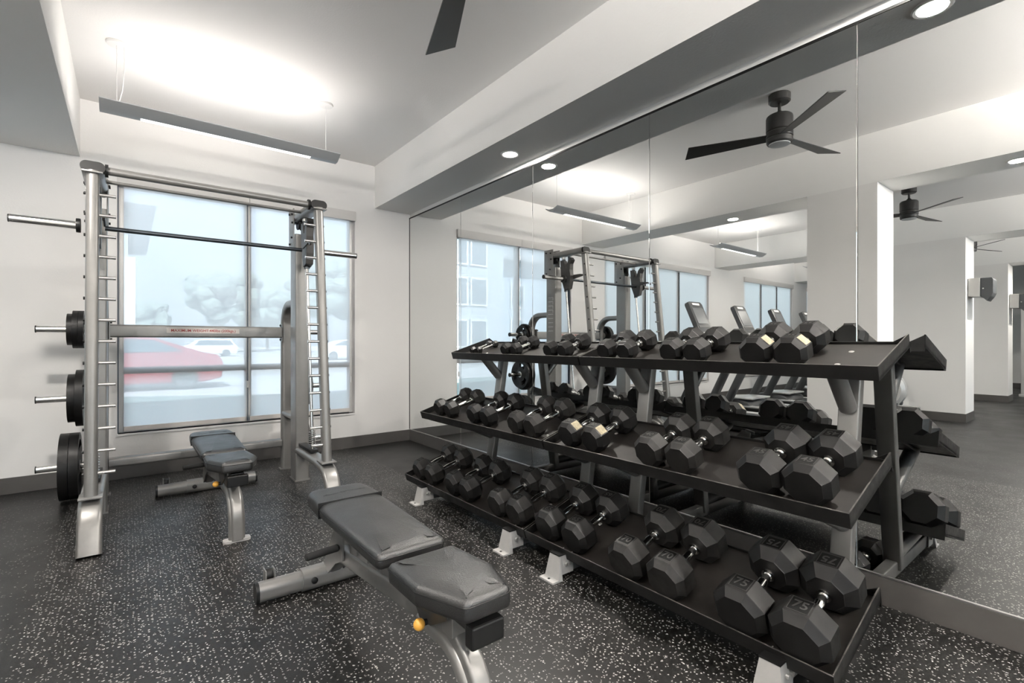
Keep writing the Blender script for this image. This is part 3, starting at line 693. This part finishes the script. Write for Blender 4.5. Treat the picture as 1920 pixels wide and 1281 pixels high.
# ------------------------------------------------------------------ dumbbell racks
TILT = math.radians(17.3)
ROWS = {'b': (1.745, .104), 'm': (1.880, .583), 't': (2.172, 1.058)}
DEPTH = {'b': .465, 'm': .465, 't': .41}
def slope(row, s_, n=0.):
    x0, z0 = ROWS[row]; return (x0+s_*math.cos(TILT)-n*math.sin(TILT), z0+s_*math.sin(TILT)+n*math.cos(TILT))
RT = {r: Matrix.Translation((ROWS[r][0], 0, ROWS[r][1])) @ Matrix.Rotation(-TILT, 4, 'Y') for r in ROWS}
def make_rack(y0, y1, lab, legs):
    e = tag(empty('dumbbell_rack', (2.2, (y0+y1)/2, 0)), lab, 'rack', 'three tier dumbbell racks'); T = Matrix.Translation((-2.2, -(y0+y1)/2, 0))
    for r, nm in (('t', 'top'), ('m', 'middle'), ('b', 'bottom')):
        D = DEPTH[r]; w = .006; hgt = .045
        mb = MB(); mb.box(0, D, y0, y1, -.006, -.0005)
        mb.box(-w, 0, y0, y1, -.012, hgt, bev=.0008, seg=1)
        mb.box(D-w, D, y0, y1, -.035, .012)
        for yy in (y0, y1-w):
            mb.box(0, D, yy, yy+w, -.012, hgt)
        for yy, s_ in ((y0, 1), (y1, -1)):
            mb._add([(D, yy, .012), (D, yy, hgt), (D, yy+s_*.055, .012), (D-.003, yy, .012), (D-.003, yy, hgt), (D-.003, yy+s_*.055, .012)], [(0, 1, 2), (3, 5, 4), (0, 3, 4, 1), (1, 4, 5, 2), (2, 5, 3, 0)])
        sh = mb.done('shelf', 'rack', e, 0, T @ RT[r]); sh['label'] = nm+' sloping tray'
        MB().box(.001, D-.004, y0+.004, y1-.004, -.0004, .0006).done('tray_liner', 'rackmat', sh, 0, T @ RT[r])
        MB().box(-w+.0008, -.0008, y0+.001, y1-.001, hgt-.0002, hgt+.0006).done('worn_front_edge', 'wornedge', sh, 0, T @ RT[r])  # pale strip: scratched edge plus painted light along the lip top
        for yy in (y0, y1-w): MB().box(.001, D-.002, yy+.0012, yy+w-.0012, hgt-.0002, hgt+.0006).done('worn_end_edge', 'wornedge', sh, 0, T @ RT[r])
        for yy in legs:
            for s_ in (.13, .30): MB().lathe([(.002, .0006), (.011, .0006), (.009, .0022), (.002, .0022)], (s_, yy, 0), (0, 0, 1), 16).done('screw_head', 'screw', sh, 32, T @ RT[r])
    for ly in legs:
        # upright leans back a little
        def ux(z): return 2.305+.155*z
        up = MB().sweep([(ux(.05), ly, .05), (ux(1.105), ly, 1.105)], rrect(.078, .052, .006, 3), (0, 1, 0)).done('upright', 'silver', e, 32, T)
        for r in 'tmb':
            a = {'t': .09, 'm': .09, 'b': .10}[r]
            px, pz = slope(r, a, -.012); dz = .165 if r != 'b' else .11
            qx = ux(pz-dz)-.03; 
            if r == 'b': px, pz = slope(r, .14, -.012); qx = ux(pz-.02)-.03; dz = .02
            MB().cyl((px, ly, pz), (qx, ly, pz-dz), .0345, 22).done('support_arm', 'silver', e, 32, T)
            # flat rail under the tray tying arm to upright
            ax, az = slope(r, .06, -.012); bx, bz = slope(r, DEPTH[r]-.06, -.012)
            MB().sweep([(ax, ly, az-.008), (bx, ly, bz-.008)], rrect(.05, .012, .002, 2), (0, 1, 0)).done('tray_rail', 'rack', e, 0, T)
        br = MB().sweep([(1.72, ly, .055), (2.58, ly, .055)], rrect(.05, .070, .006, 3), (0, 1, 0)).done('base_rail', 'silver', e, 32, T)
        for fx, sg in ((1.695, 1), (2.58, -1)):
            if sg < 0: continue
            fb = MB()
            P = [(1.632, .0), (1.632, .008), (1.672, .009), (1.690, .118), (1.700, .118), (1.700, .0)]
            y_a, y_b = ly-.045, ly+.045
            rings = []
            for (px, pz) in P:
                wd = .050 if pz < .02 else .034
                rings.append([(px, ly-wd, pz), (px, ly+wd, pz)])
            vs = [v for rg in rings for v in rg]; n = len(P)
            fs = [(2*i, 2*i+1, 2*((i+1) % n)+1, 2*((i+1) % n)) for i in range(n)]+[tuple(2*i for i in range(n)), tuple(2*i+1 for i in range(n))[::-1]]
            fb._add(vs, fs); fb.box(1.699, 1.79, ly-.034, ly-.029, .02, .118, bev=.001, seg=1); fb.box(1.699, 1.79, ly+.029, ly+.034, .02, .118, bev=.001, seg=1)
            fo = fb.done('foot_bracket', 'silver_light', e, 0, T)
            for bx in (1.735, 1.765): MB().cyl((bx, ly-.035, .07), (bx, ly-.046, .07), .009, 10).done('bolt', 'screw', fo, 32, T)
            MB().cyl((1.652, ly, .0085), (1.652, ly, .0095), .007, 12).done('anchor_hole', 'plastic', fo, 32, T)
            MB().box(1.688, 1.745, ly-.036, ly+.036, .118, .124).done('rubber_strip', 'plastic', fo, 0, T)
    return e
make_rack(2.097, 3.575, 'black and silver dumbbell rack section nearer the window', (2.205, 3.255))
make_rack(.578, 2.087, 'black and silver dumbbell rack section nearer the camera', (.755, 1.805))

# ------------------------------------------------------------------ dumbbells
OCT = [(math.cos(PI/8+i*PI/4)/math.cos(PI/8), math.sin(PI/8+i*PI/4)/math.cos(PI/8)) for i in range(8)]
def make_dumbbell(W, L, span, num, tape=None, mat='rubber'):
    """axis along local X, origin under the middle on the surface; heads centred at +-span/2"""
    e = empty('dumbbell')
    for sg in (-1, 1):
        mb = MB(); c = sg*span/2; rings = []
        for a, k in ((-L/2, .62), (-L/2+.003, .64), (-L*.25, .99), (-L*.235, 1.), (L*.29, 1.), (L*.31, .985), (L/2-.003, .765), (L/2, .745)):
            # a<0: inner side (towards the handle)
            rings.append([(c+sg*a, y*W/2*k, W/2+z*W/2*k) for y, z in OCT])
        mb.loft(rings, True, True)
        hd = mb.done('head', mat, e, 12)
        # raised number on a near-black rectangle, the recess shade painted on the top flat
        if num:
            fw = W*.33; fl = L*.42
            mb = MB(); z = W
            mb.box(c-fl/2, c+fl/2, -fw/2, fw/2, z-.001, z+.0004)
            nf = mb.done('number_field', 'numfld', hd, 0)
            mb = MB(); b_ = W*.012
            for (x0, x1, y0, y1) in ((-fl/2-b_, fl/2+b_, -fw/2-b_, -fw/2), (-fl/2-b_, fl/2+b_, fw/2, fw/2+b_), (-fl/2-b_, -fl/2, -fw/2, fw/2), (fl/2, fl/2+b_, -fw/2, fw/2)):
                mb.box(c+x0, c+x1, y0, y1, z-.001, z+.0012)
            mb.done('number_frame', 'digit', hd, 0)
            rot = Matrix.Rotation(-PI/2 if sg < 0 else PI/2, 4, 'Z')
            text_mesh(num, min(fw*.80, fl*1.12), 'number', 'digit', hd, Matrix.Translation((c, 0, z+.0007)) @ rot, .0005)
        if tape and (sg < 0 or tape > 1):
            # patch on the upper facet that faces the camera end of the rack (-Y)
            a = math.radians(45); mb = MB()
            m_ = Matrix.Translation((c+.0, 0, W/2)) @ Matrix.Rotation(a, 4, 'X') @ Matrix.Translation((0, 0, W/2))
            mb.box(-L*.22, L*.22, -W*.17, W*.17, -.0005, .0011, bev=.001, seg=1, mtx=m_)
            t = mb.done('worn_patch', 'tape', hd, 0); t['label'] = 'worn beige patch'
    hl = span-L; r = min(.0165, W*.12)+.0015
    prof = [(r*.95, -hl/2-.002), (r*.95, -hl/2+.006), (r*1.35, -hl/2+.007), (r*1.35, -hl/2+.013), (r*.9, -hl/2+.015), (r*.86, -hl*.30), (r*1.0, -hl*.17), (r*1.07, 0)]
    prof = prof+[(a, -b) for a, b in prof[-2::-1]]
    MB().lathe(prof, (0, 0, W/2), (1, 0, 0), 24).done('handle', 'chrome', e, 25)
    return e
DB = {  # W, L, s1, s2, y_near, y_far, number
 'b': [(.152, .116, .092, .350, 3.235, 3.428, '50'), (.158, .120, .090, .338, 2.745, 2.925, '55'), (.163, .124, .092, .357, 2.222, 2.407, '60'),
       (.168, .128, .092, .353, 1.746, 1.948, '65'), (.180, .137, .080, .348, 1.205, 1.411, '70'), (.192, .143, .078, .348, .690, .886, '75')],
 'm': [(.122, .093, .107, .348, 3.244, 3.405, '15'), (.130, .099, .110, .352, 2.755, 2.922, '20'), (.137, .104, .106, .362, 2.265, 2.427, '25'),
       (.144, .109, .103, .338, 1.770, 1.946, '30'), (.150, .114, .097, .330, 1.240, 1.405, '40'), (.164, .124, .090, .324, .722, .893, '45')],
 't': [(.055, .047, .120, .290, 3.340, 3.425, ''), (.090, .076, .115, .285, 2.832, 2.950, '8'), (.104, .088, .115, .280, 2.310, 2.448, '10'),
       (.116, .097, .108, .290, 1.800, 1.945, '12'), (.124, .103, .100, .285, 1.356, 1.495, '15'), (.138, .112, .095, .290, .905, 1.054, '35')]}
SN = {'b': 'bottom', 'm': 'middle', 't': 'top'}; ON = ['first', 'second', 'third', 'fourth', 'fifth', 'last']
for r, items in DB.items():
    for i, (W, L, s1, s2, yn, yf, num) in enumerate(items):
        span = s2-s1
        tape = {('t', 5): 1, ('m', 3): 1, ('m', 4): 0}.get((r, i))
        e = make_dumbbell(W, L, span, num, tape, 'rubberworn' if (i % 2 == 0 and r != 't') else 'rubber')
        if yf-yn < W+.004: yf = yn+W+.004
        big = ' %s pound' % num if (r, i) in (('b', 2), ('b', 3), ('b', 4), ('b', 5), ('m', 4), ('m', 5)) else ''
        for q, (y, wd) in enumerate(((yn, 'nearer'), (yf, 'farther'))):
            o = e if q == 0 else copy_tree(e)
            sm = (s1+s2)/2; x, z = slope(r, sm, .0006)
            o.location = (x, y, z); o.rotation_euler = (0, -TILT, random.uniform(-.018, .018))
            tag(o, 'black%s dumbbell, %s shelf, %s pair from the window, %s one to camera' % (big, SN[r], ON[i], wd), 'dumbbell', 'dumbbells on the %s shelf' % SN[r])
e = make_dumbbell(.150, .11, .24, '', None)
e.location = (2.41, .866, 0.0); e.rotation_euler = (0, 0, math.radians(4))
tag(e, 'black dumbbell lying on the floor behind the near rack, seen in the mirror', 'dumbbell')
tag(MB().lathe([(.001, 0), (.016, 0), (.016, .012), (.001, .012)], (2.60, 2.26, 0.0), (0, 0, 1), 20).done('bottle_cap', 'white'), 'small white cap on the floor behind the rack', 'cap')

# ------------------------------------------------------------------ lights and fans
def pendant(xc, y, z, L, lab, up=3.7):
    e = tag(empty('pendant_light', (xc, y, z)), lab, 'pendant light')
    h = .105
    P = [(-h, .030), (-.075, .008), (-.04, -.012), (-.026, -.018), (.026, -.018), (.04, -.012), (.075, .008), (h, .030), (h, .036), (.05, .014), (.03, .010), (-.03, .010), (-.05, .014), (-h, .036)]
    MB().prism(P, -L/2, L/2, 'yz').done('housing', 'pendant', e, 40)
    MB().box(-L/2+.22, L/2-.22, -.020, .020, -.0205, -.0175).done('lens', 'led', e, 0)
    MB().box(-L/2+.10, L/2-.10, -.028, .028, .0105, .0125).done('uplight_lens', 'led_up', e, 0)
    for sx in (-1, 1):
        x = sx*(L/2-.09); cz = ZC-z
        MB().cyl((x, 0, .012), (x, 0, cz-.01), .0022, 8).done('suspension_cable', 'white', e)
        MB().lathe([(.002, 0), (.058, 0), (.06, -.006), (.055, -.016), (.002, -.018)], (x, 0, cz), (0, 0, 1), 28).done('ceiling_canopy', 'white', e)
    for sy in (-1, 1):      # batwing uplight: two tilted rows of lamps in the trough
        li = bpy.data.lights.new('uplight_lamp', 'AREA'); li.shape = 'RECTANGLE'; li.size = L-.2; li.size_y = .04; li.energy = up; li.color = (1, .95, .90)
        lo = bpy.data.objects.new('uplight_lamp', li); COL.objects.link(lo); lo.parent = e; lo.location = (0, sy*.03, .032); lo.rotation_euler = (PI-sy*math.radians(69), 0, 0)
    pts = [(-L/2+.09+.04, 0, ZC-z-.012), (-L/2+.13, 0, .30), (-L/2+.12, 0, .15), (-L/2+.092, 0, .02)]
    MB().sweep(fillet(pts, .2, 5), circ(.0035, 8), (0, 1, 0)).done('power_cord', 'white', e)
    return e
pendant(.635, 4.27, 2.755, 1.57, 'long silver pendant light hanging in front of the window wall')
pendant(-2.95, 4.22, 2.755, 1.57, 'long pendant light over the treadmills, seen in the mirror', 5.)
pendant(.635, -1.5, 2.755, 1.57, 'long pendant light behind the camera in the weights bay', 112.)  # the pendants behind the camera are added as unseen fill lights
pendant(-2.95, -1.5, 2.755, 1.57, 'long pendant light behind the camera in the cardio bay', 60.)
pendant(-6.6, 4.22, 2.755, 1.57, 'long pendant light in the second cardio bay, seen in the mirror', 7.)
pendant(-6.6, -1.5, 2.755, 1.57, 'long pendant light behind the camera in the second cardio bay', 60.)
CANS = [(2.47, 3.17, 'in the soffit above the mirror'), (2.45, .575, 'in the soffit, reflected at the top right of the mirror'), (2.45, -1.9, 'in the mirror soffit behind the camera'),
        (-.60, 3.11, 'in the beam over the treadmill opening, seen in the mirror'), (-.57, .607, 'in the near beam, at the right edge of the mirror'), (-.57, -1.9, 'in the cardio beam behind the camera'),
        (-4.6, 3.11, 'in the second beam toward the window'), (-4.6, .6, 'in the second beam beside the fan'), (-8.5, .6, 'in the farthest beam')]  # the two cans behind the camera are added for fill
for x, y, w in CANS:
    e = tag(empty('recessed_downlight', (x, y, ZB)), 'round recessed downlight '+w, 'downlight', 'recessed downlights')
    MB().lathe([(.060, -.001), (.078, -.001), (.078, -.006), (.072, -.011), (.060, -.007), (.060, -.001)], (0, 0, 0), (0, 0, 1), 36, cap=False).done('trim_ring', 'white', e)
    MB().lathe([(.001, -.0035), (.061, -.0035), (.061, -.0055), (.001, -.0055)], (0, 0, 0), (0, 0, 1), 32).done('lens', 'can', e)
    li = bpy.data.lights.new('downlight_lamp', 'AREA'); li.shape = 'DISK'; li.size = .11; li.energy = 26; li.color = (1, .95, .88)
    lo = bpy.data.objects.new('downlight_lamp', li); COL.objects.link(lo); lo.parent = e; lo.location = (0, 0, -.012)
def fan(x, y, rot, lab):
    e = tag(empty('ceiling_fan', (x, y, ZC), (0, 0, rot)), lab, 'ceiling fan', 'three blade ceiling fans')
    MB().lathe([(.002, 0), (.078, 0), (.082, -.004), (.082, -.06), (.070, -.072), (.02, -.074), (.002, -.074)], (0, 0, 0), (0, 0, 1), 40).done('canopy', 'fan', e)
    MB().cyl((0, 0, -.07), (0, 0, -.16), .0125, 16).lathe([(.014, -.135), (.028, -.15), (.034, -.175), (.02, -.178)], (0, 0, 0), (0, 0, 1), 24).done('downrod', 'fan', e)
    MB().lathe([(.002, -.170), (.085, -.172), (.096, -.182), (.098, -.190), (.100, -.195), (.100, -.300), (.094, -.304), (.094, -.312), (.100, -.316), (.100, -.352), (.094, -.356), (.094, -.362), (.098, -.366), (.096, -.395), (.088, -.405), (.002, -.407)], (0, 0, 0), (0, 0, 1), 44).done('motor_housing', 'fan', e)
    MB().lathe([(.002, -.4065), (.080, -.4065), (.078, -.412), (.002, -.4165)], (0, 0, 0), (0, 0, 1), 36).done('light_lens', 'pendant', e)
    for k in range(3):
        m_ = Matrix.Rotation(2*PI*k/3, 4, 'Z') @ Matrix.Translation((0, 0, -.345)) @ Matrix.Rotation(math.radians(-14), 4, 'X')
        mb = MB(); mb.prism([(.07, -.045), (.70, -.085), (.76, .085), (.07, .045)], -.004, .004, 'xy', bev=.0025)
        mb.done('blade', 'fan', e, 0, m_)
    return e
fan(1.16, 1.80, math.radians(69), 'dark three blade ceiling fan above the weights bay')
fan(-2.75, 1.84, math.radians(69), 'dark ceiling fan in the cardio bay, seen in the mirror')
fan(-6.6, 1.84, math.radians(80), 'dark ceiling fan in the farthest bay, seen in the mirror')

# ------------------------------------------------------------------ cardio machines seen in the mirror
def make_treadmill(x, y, lab):
    e = tag(empty('treadmill', (x, y, 0)), lab, 'treadmill', 'row of treadmills')
    MB().box(-.40, .40, -2.0, -.02, .03, .16, bev=.02).done('deck', 'plastic', e, 0)
    for s_ in (-1, 1): MB().box(s_*.34-.055, s_*.34+.055, -2.0, -.2, .158, .185, bev=.008).done('side_rail', 'treadsilver', e, 0)
    MB().box(-.275, .275, -1.97, -.25, .158, .172, bev=.003).done('belt', 'plastic', e, 0)
    MB().prism([(-.36, .17), (-.30, .235), (.0, .29), (.22, .25), (.26, .06), (.0, .03)], -.36, .36, 'yz', bev=.02).done('motor_hood', 'treadgrey', e)
    MB().prism([(-.30, -.36), (.0, -.30), (.30, -.36), (.34, -.05), (.0, .14), (-.34, -.05)], .275, .30, 'xy', bev=.008).done('hood_panel', 'treadsilver', e, 0)
    for s_ in (-1, 1):
        MB().sweep([(s_*.40, .08, .05), (s_*.40, -.42, 1.08)], rrect(.06, .12, .02, 4), (1, 0, 0)).done('upright', 'treadgrey', e)
        MB().sweep(fillet([(s_*.40, -.36, 1.05), (s_*.37, -.62, 1.02), (s_*.37, -.85, .96)], .1), rrect(.045, .05, .018, 4), (1, 0, 0)).done('handrail', 'plastic', e)
    MB().sweep([(-.42, -.40, 1.08), (.42, -.40, 1.08)], rrect(.12, .08, .03, 4), (0, 1, 0)).done('crossbar', 'treadgrey', e)
    m_ = Matrix.Translation((0, -.22, 1.17)) @ Matrix.Rotation(math.radians(-24), 4, 'X')
    cn = MB().prism(rpoly([(-.13, 0), (.13, 0), (.18, .20), (.18, .66), (-.18, .66), (-.18, .20)], .035), -.035, .035, 'xz', bev=.01).done('console', 'treadgrey', e, 32, m_)
    MB().box(-.135, .135, -.0385, -.034, .30, .56).done('screen', 'screen', cn, 0, m_)
    MB().box(-.15, .15, -.040, -.034, .235, .27).done('button_strip', 'plastic', cn, 0, m_)
    MB().box(-.10, .10, -.040, -.034, .08, .16).done('keypad', 'treadsilver', cn, 0, m_)
    MB().box(-.09, .09, -.041, -.034, .60, .635).done('handle_slot', 'white', cn, 0, m_)
    return e
tm = make_treadmill(-1.30, 4.05, 'grey treadmill in the mirror, first of the row beside the smith machine')
for x, w in ((-2.63, 'second of the row'), (-3.96, 'third of the row'), (-5.29, 'fourth of the row')):
    c = copy_tree(tm); c.location = (x, 4.05, 0); c['label'] = 'grey treadmill in the mirror, '+w+' from the smith machine'
el = tag(empty('elliptical_trainer', (-3.30, 1.75, 0)), 'grey elliptical trainer between two treadmills, seen low in the mirror beside the white column', 'exercise machine')
MB().box(-.2, .2, .28, .95, .02, .10, bev=.02).done('base_frame', 'plastic', el, 0)
MB().lathe([(.02, -.09), (.24, -.09), (.28, -.05), (.28, .05), (.24, .09), (.02, .09)], (0, .52, .50), (1, 0, 0), 36).done('drive_housing', 'treadsilver', el)
for s_ in (-1, 1):
    MB().sweep([(s_*.13, .7, .35), (s_*.13, .32, .30)], rrect(.07, .05, .02, 3), (1, 0, 0)).done('pedal_arm', 'treadgrey', el)
    MB().sweep([(s_*.16, .5, .4), (s_*.16, .75, 1.2)], circ(.02, 12), (1, 0, 0)).done('swing_arm', 'treadgrey', el)
MB().sweep([(0, .85, .8), (0, .9, 1.15)], rrect(.1, .1, .03, 3), (1, 0, 0)).done('mast', 'treadgrey', el)
MB().box(-.12, .12, .86, .92, 1.1, 1.3, bev=.02).done('console', 'plastic', el, 0)
for x, y, w in ((-4.6, 1.53, 'on the middle white column'), (-8.5, 1.53, 'on the farthest white column')):
    d = tag(empty('wipe_dispenser', (x, y-.006, 1.80)), 'pale grey wall box with dark cover '+w+', seen in the mirror', 'dispenser', 'wall boxes on the columns')
    MB().prism([(0, .06), (0, .33), (-.13, .33), (-.13, .05)], -.17, .17, 'yz', bev=.006).done('case', 'alu', d, 0)
    MB().prism([(-.131, .325), (-.25, .325), (-.265, .30), (-.265, .10), (-.245, .05), (-.20, -.015), (-.16, .04), (-.131, .055)], -.15, .15, 'yz', bev=.006).done('dark_cover', 'screen', d, 0)
    MB().sphere((.150, -.16, .17), .010, 10, 8).done('indicator', 'white', d)
cm = tag(empty('cable_machine', (-10.4, 1.55, 0)), 'tall chrome and dark cable machine at the far right of the mirror', 'exercise machine')
MB().box(-.6, .6, -1.0, .0, 0, .06, bev=.01).done('base', 'treadsilver', cm, 0)
MB().box(-.6, .6, -1.0, .0, 2.15, 2.22, bev=.01).done('top_frame', 'treadgrey', cm, 0)
for k, yy in enumerate((-.06, -.30, -.62, -.94)): MB().box(.45, .55, yy-.03, yy+.03, .06, 2.15, bev=.006).done('guide_column', 'chrome' if k % 2 else 'treadsilver', cm, 0)
MB().box(.40, .44, -.28, -.08, .1, 2.1).box(.40, .44, -.90, -.66, .1, 2.1).done('dark_shroud', 'screen', cm, 0)
st = MB()
for k in range(16): st.box(.42, .50, -.56, -.38, .12+k*.055, .165+k*.055)
st.done('weight_stack', 'plastic', cm, 0)

# ------------------------------------------------------------------ light, sky, camera
W = bpy.data.worlds.new('sky'); S.world = W; W.use_nodes = True; nt = W.node_tree
bg = nt.nodes['Background']; sky = nt.nodes.new('ShaderNodeTexSky'); sky.sky_type = 'NISHITA'; sky.sun_disc = False
sky.sun_elevation = math.radians(48); sky.sun_rotation = math.radians(180+25); sky.dust_density = 2.5; sky.air_density = 1.2
mx = nt.nodes.new('ShaderNodeMix'); mx.data_type = 'RGBA'; mx.inputs[0].default_value = .78; nt.links.new(sky.outputs[0], mx.inputs[6]); mx.inputs[7].default_value = (4.9, 4.8, 4.6, 1)
nt.links.new(mx.outputs[2], bg.inputs[0]); bg.inputs[1].default_value = .38
su = bpy.data.lights.new('sun', 'SUN'); su.energy = 20.0; su.angle = math.radians(.6); su.color = (1, .96, .9)
so = bpy.data.objects.new('sun', su); COL.objects.link(so); so.rotation_euler = (math.radians(42), 0, math.radians(-25))
cam = bpy.data.cameras.new('camera'); co = bpy.data.objects.new('camera', cam); COL.objects.link(co)
cam.sensor_width = 36; cam.lens = 36*916.6/1920; cam.clip_start = .05; cam.clip_end = 400; cam.shift_y = .0003
co.location = (0, 0, 1.19); co.rotation_euler = (PI/2, 0, -math.atan2(720, 916.6))
S.camera = co
S.view_settings.view_transform = 'Standard'; S.view_settings.look = 'None'; S.view_settings.gamma = 1; S.view_settings.use_curve_mapping = False
S.view_settings.exposure = 1.08
S.cycles.max_bounces = 12; S.cycles.diffuse_bounces = 5; S.cycles.glossy_bounces = 5; S.cycles.transparent_max_bounces = 12
S.cycles.sample_clamp_indirect = 6; S.cycles.caustics_reflective = False; S.cycles.caustics_refractive = False
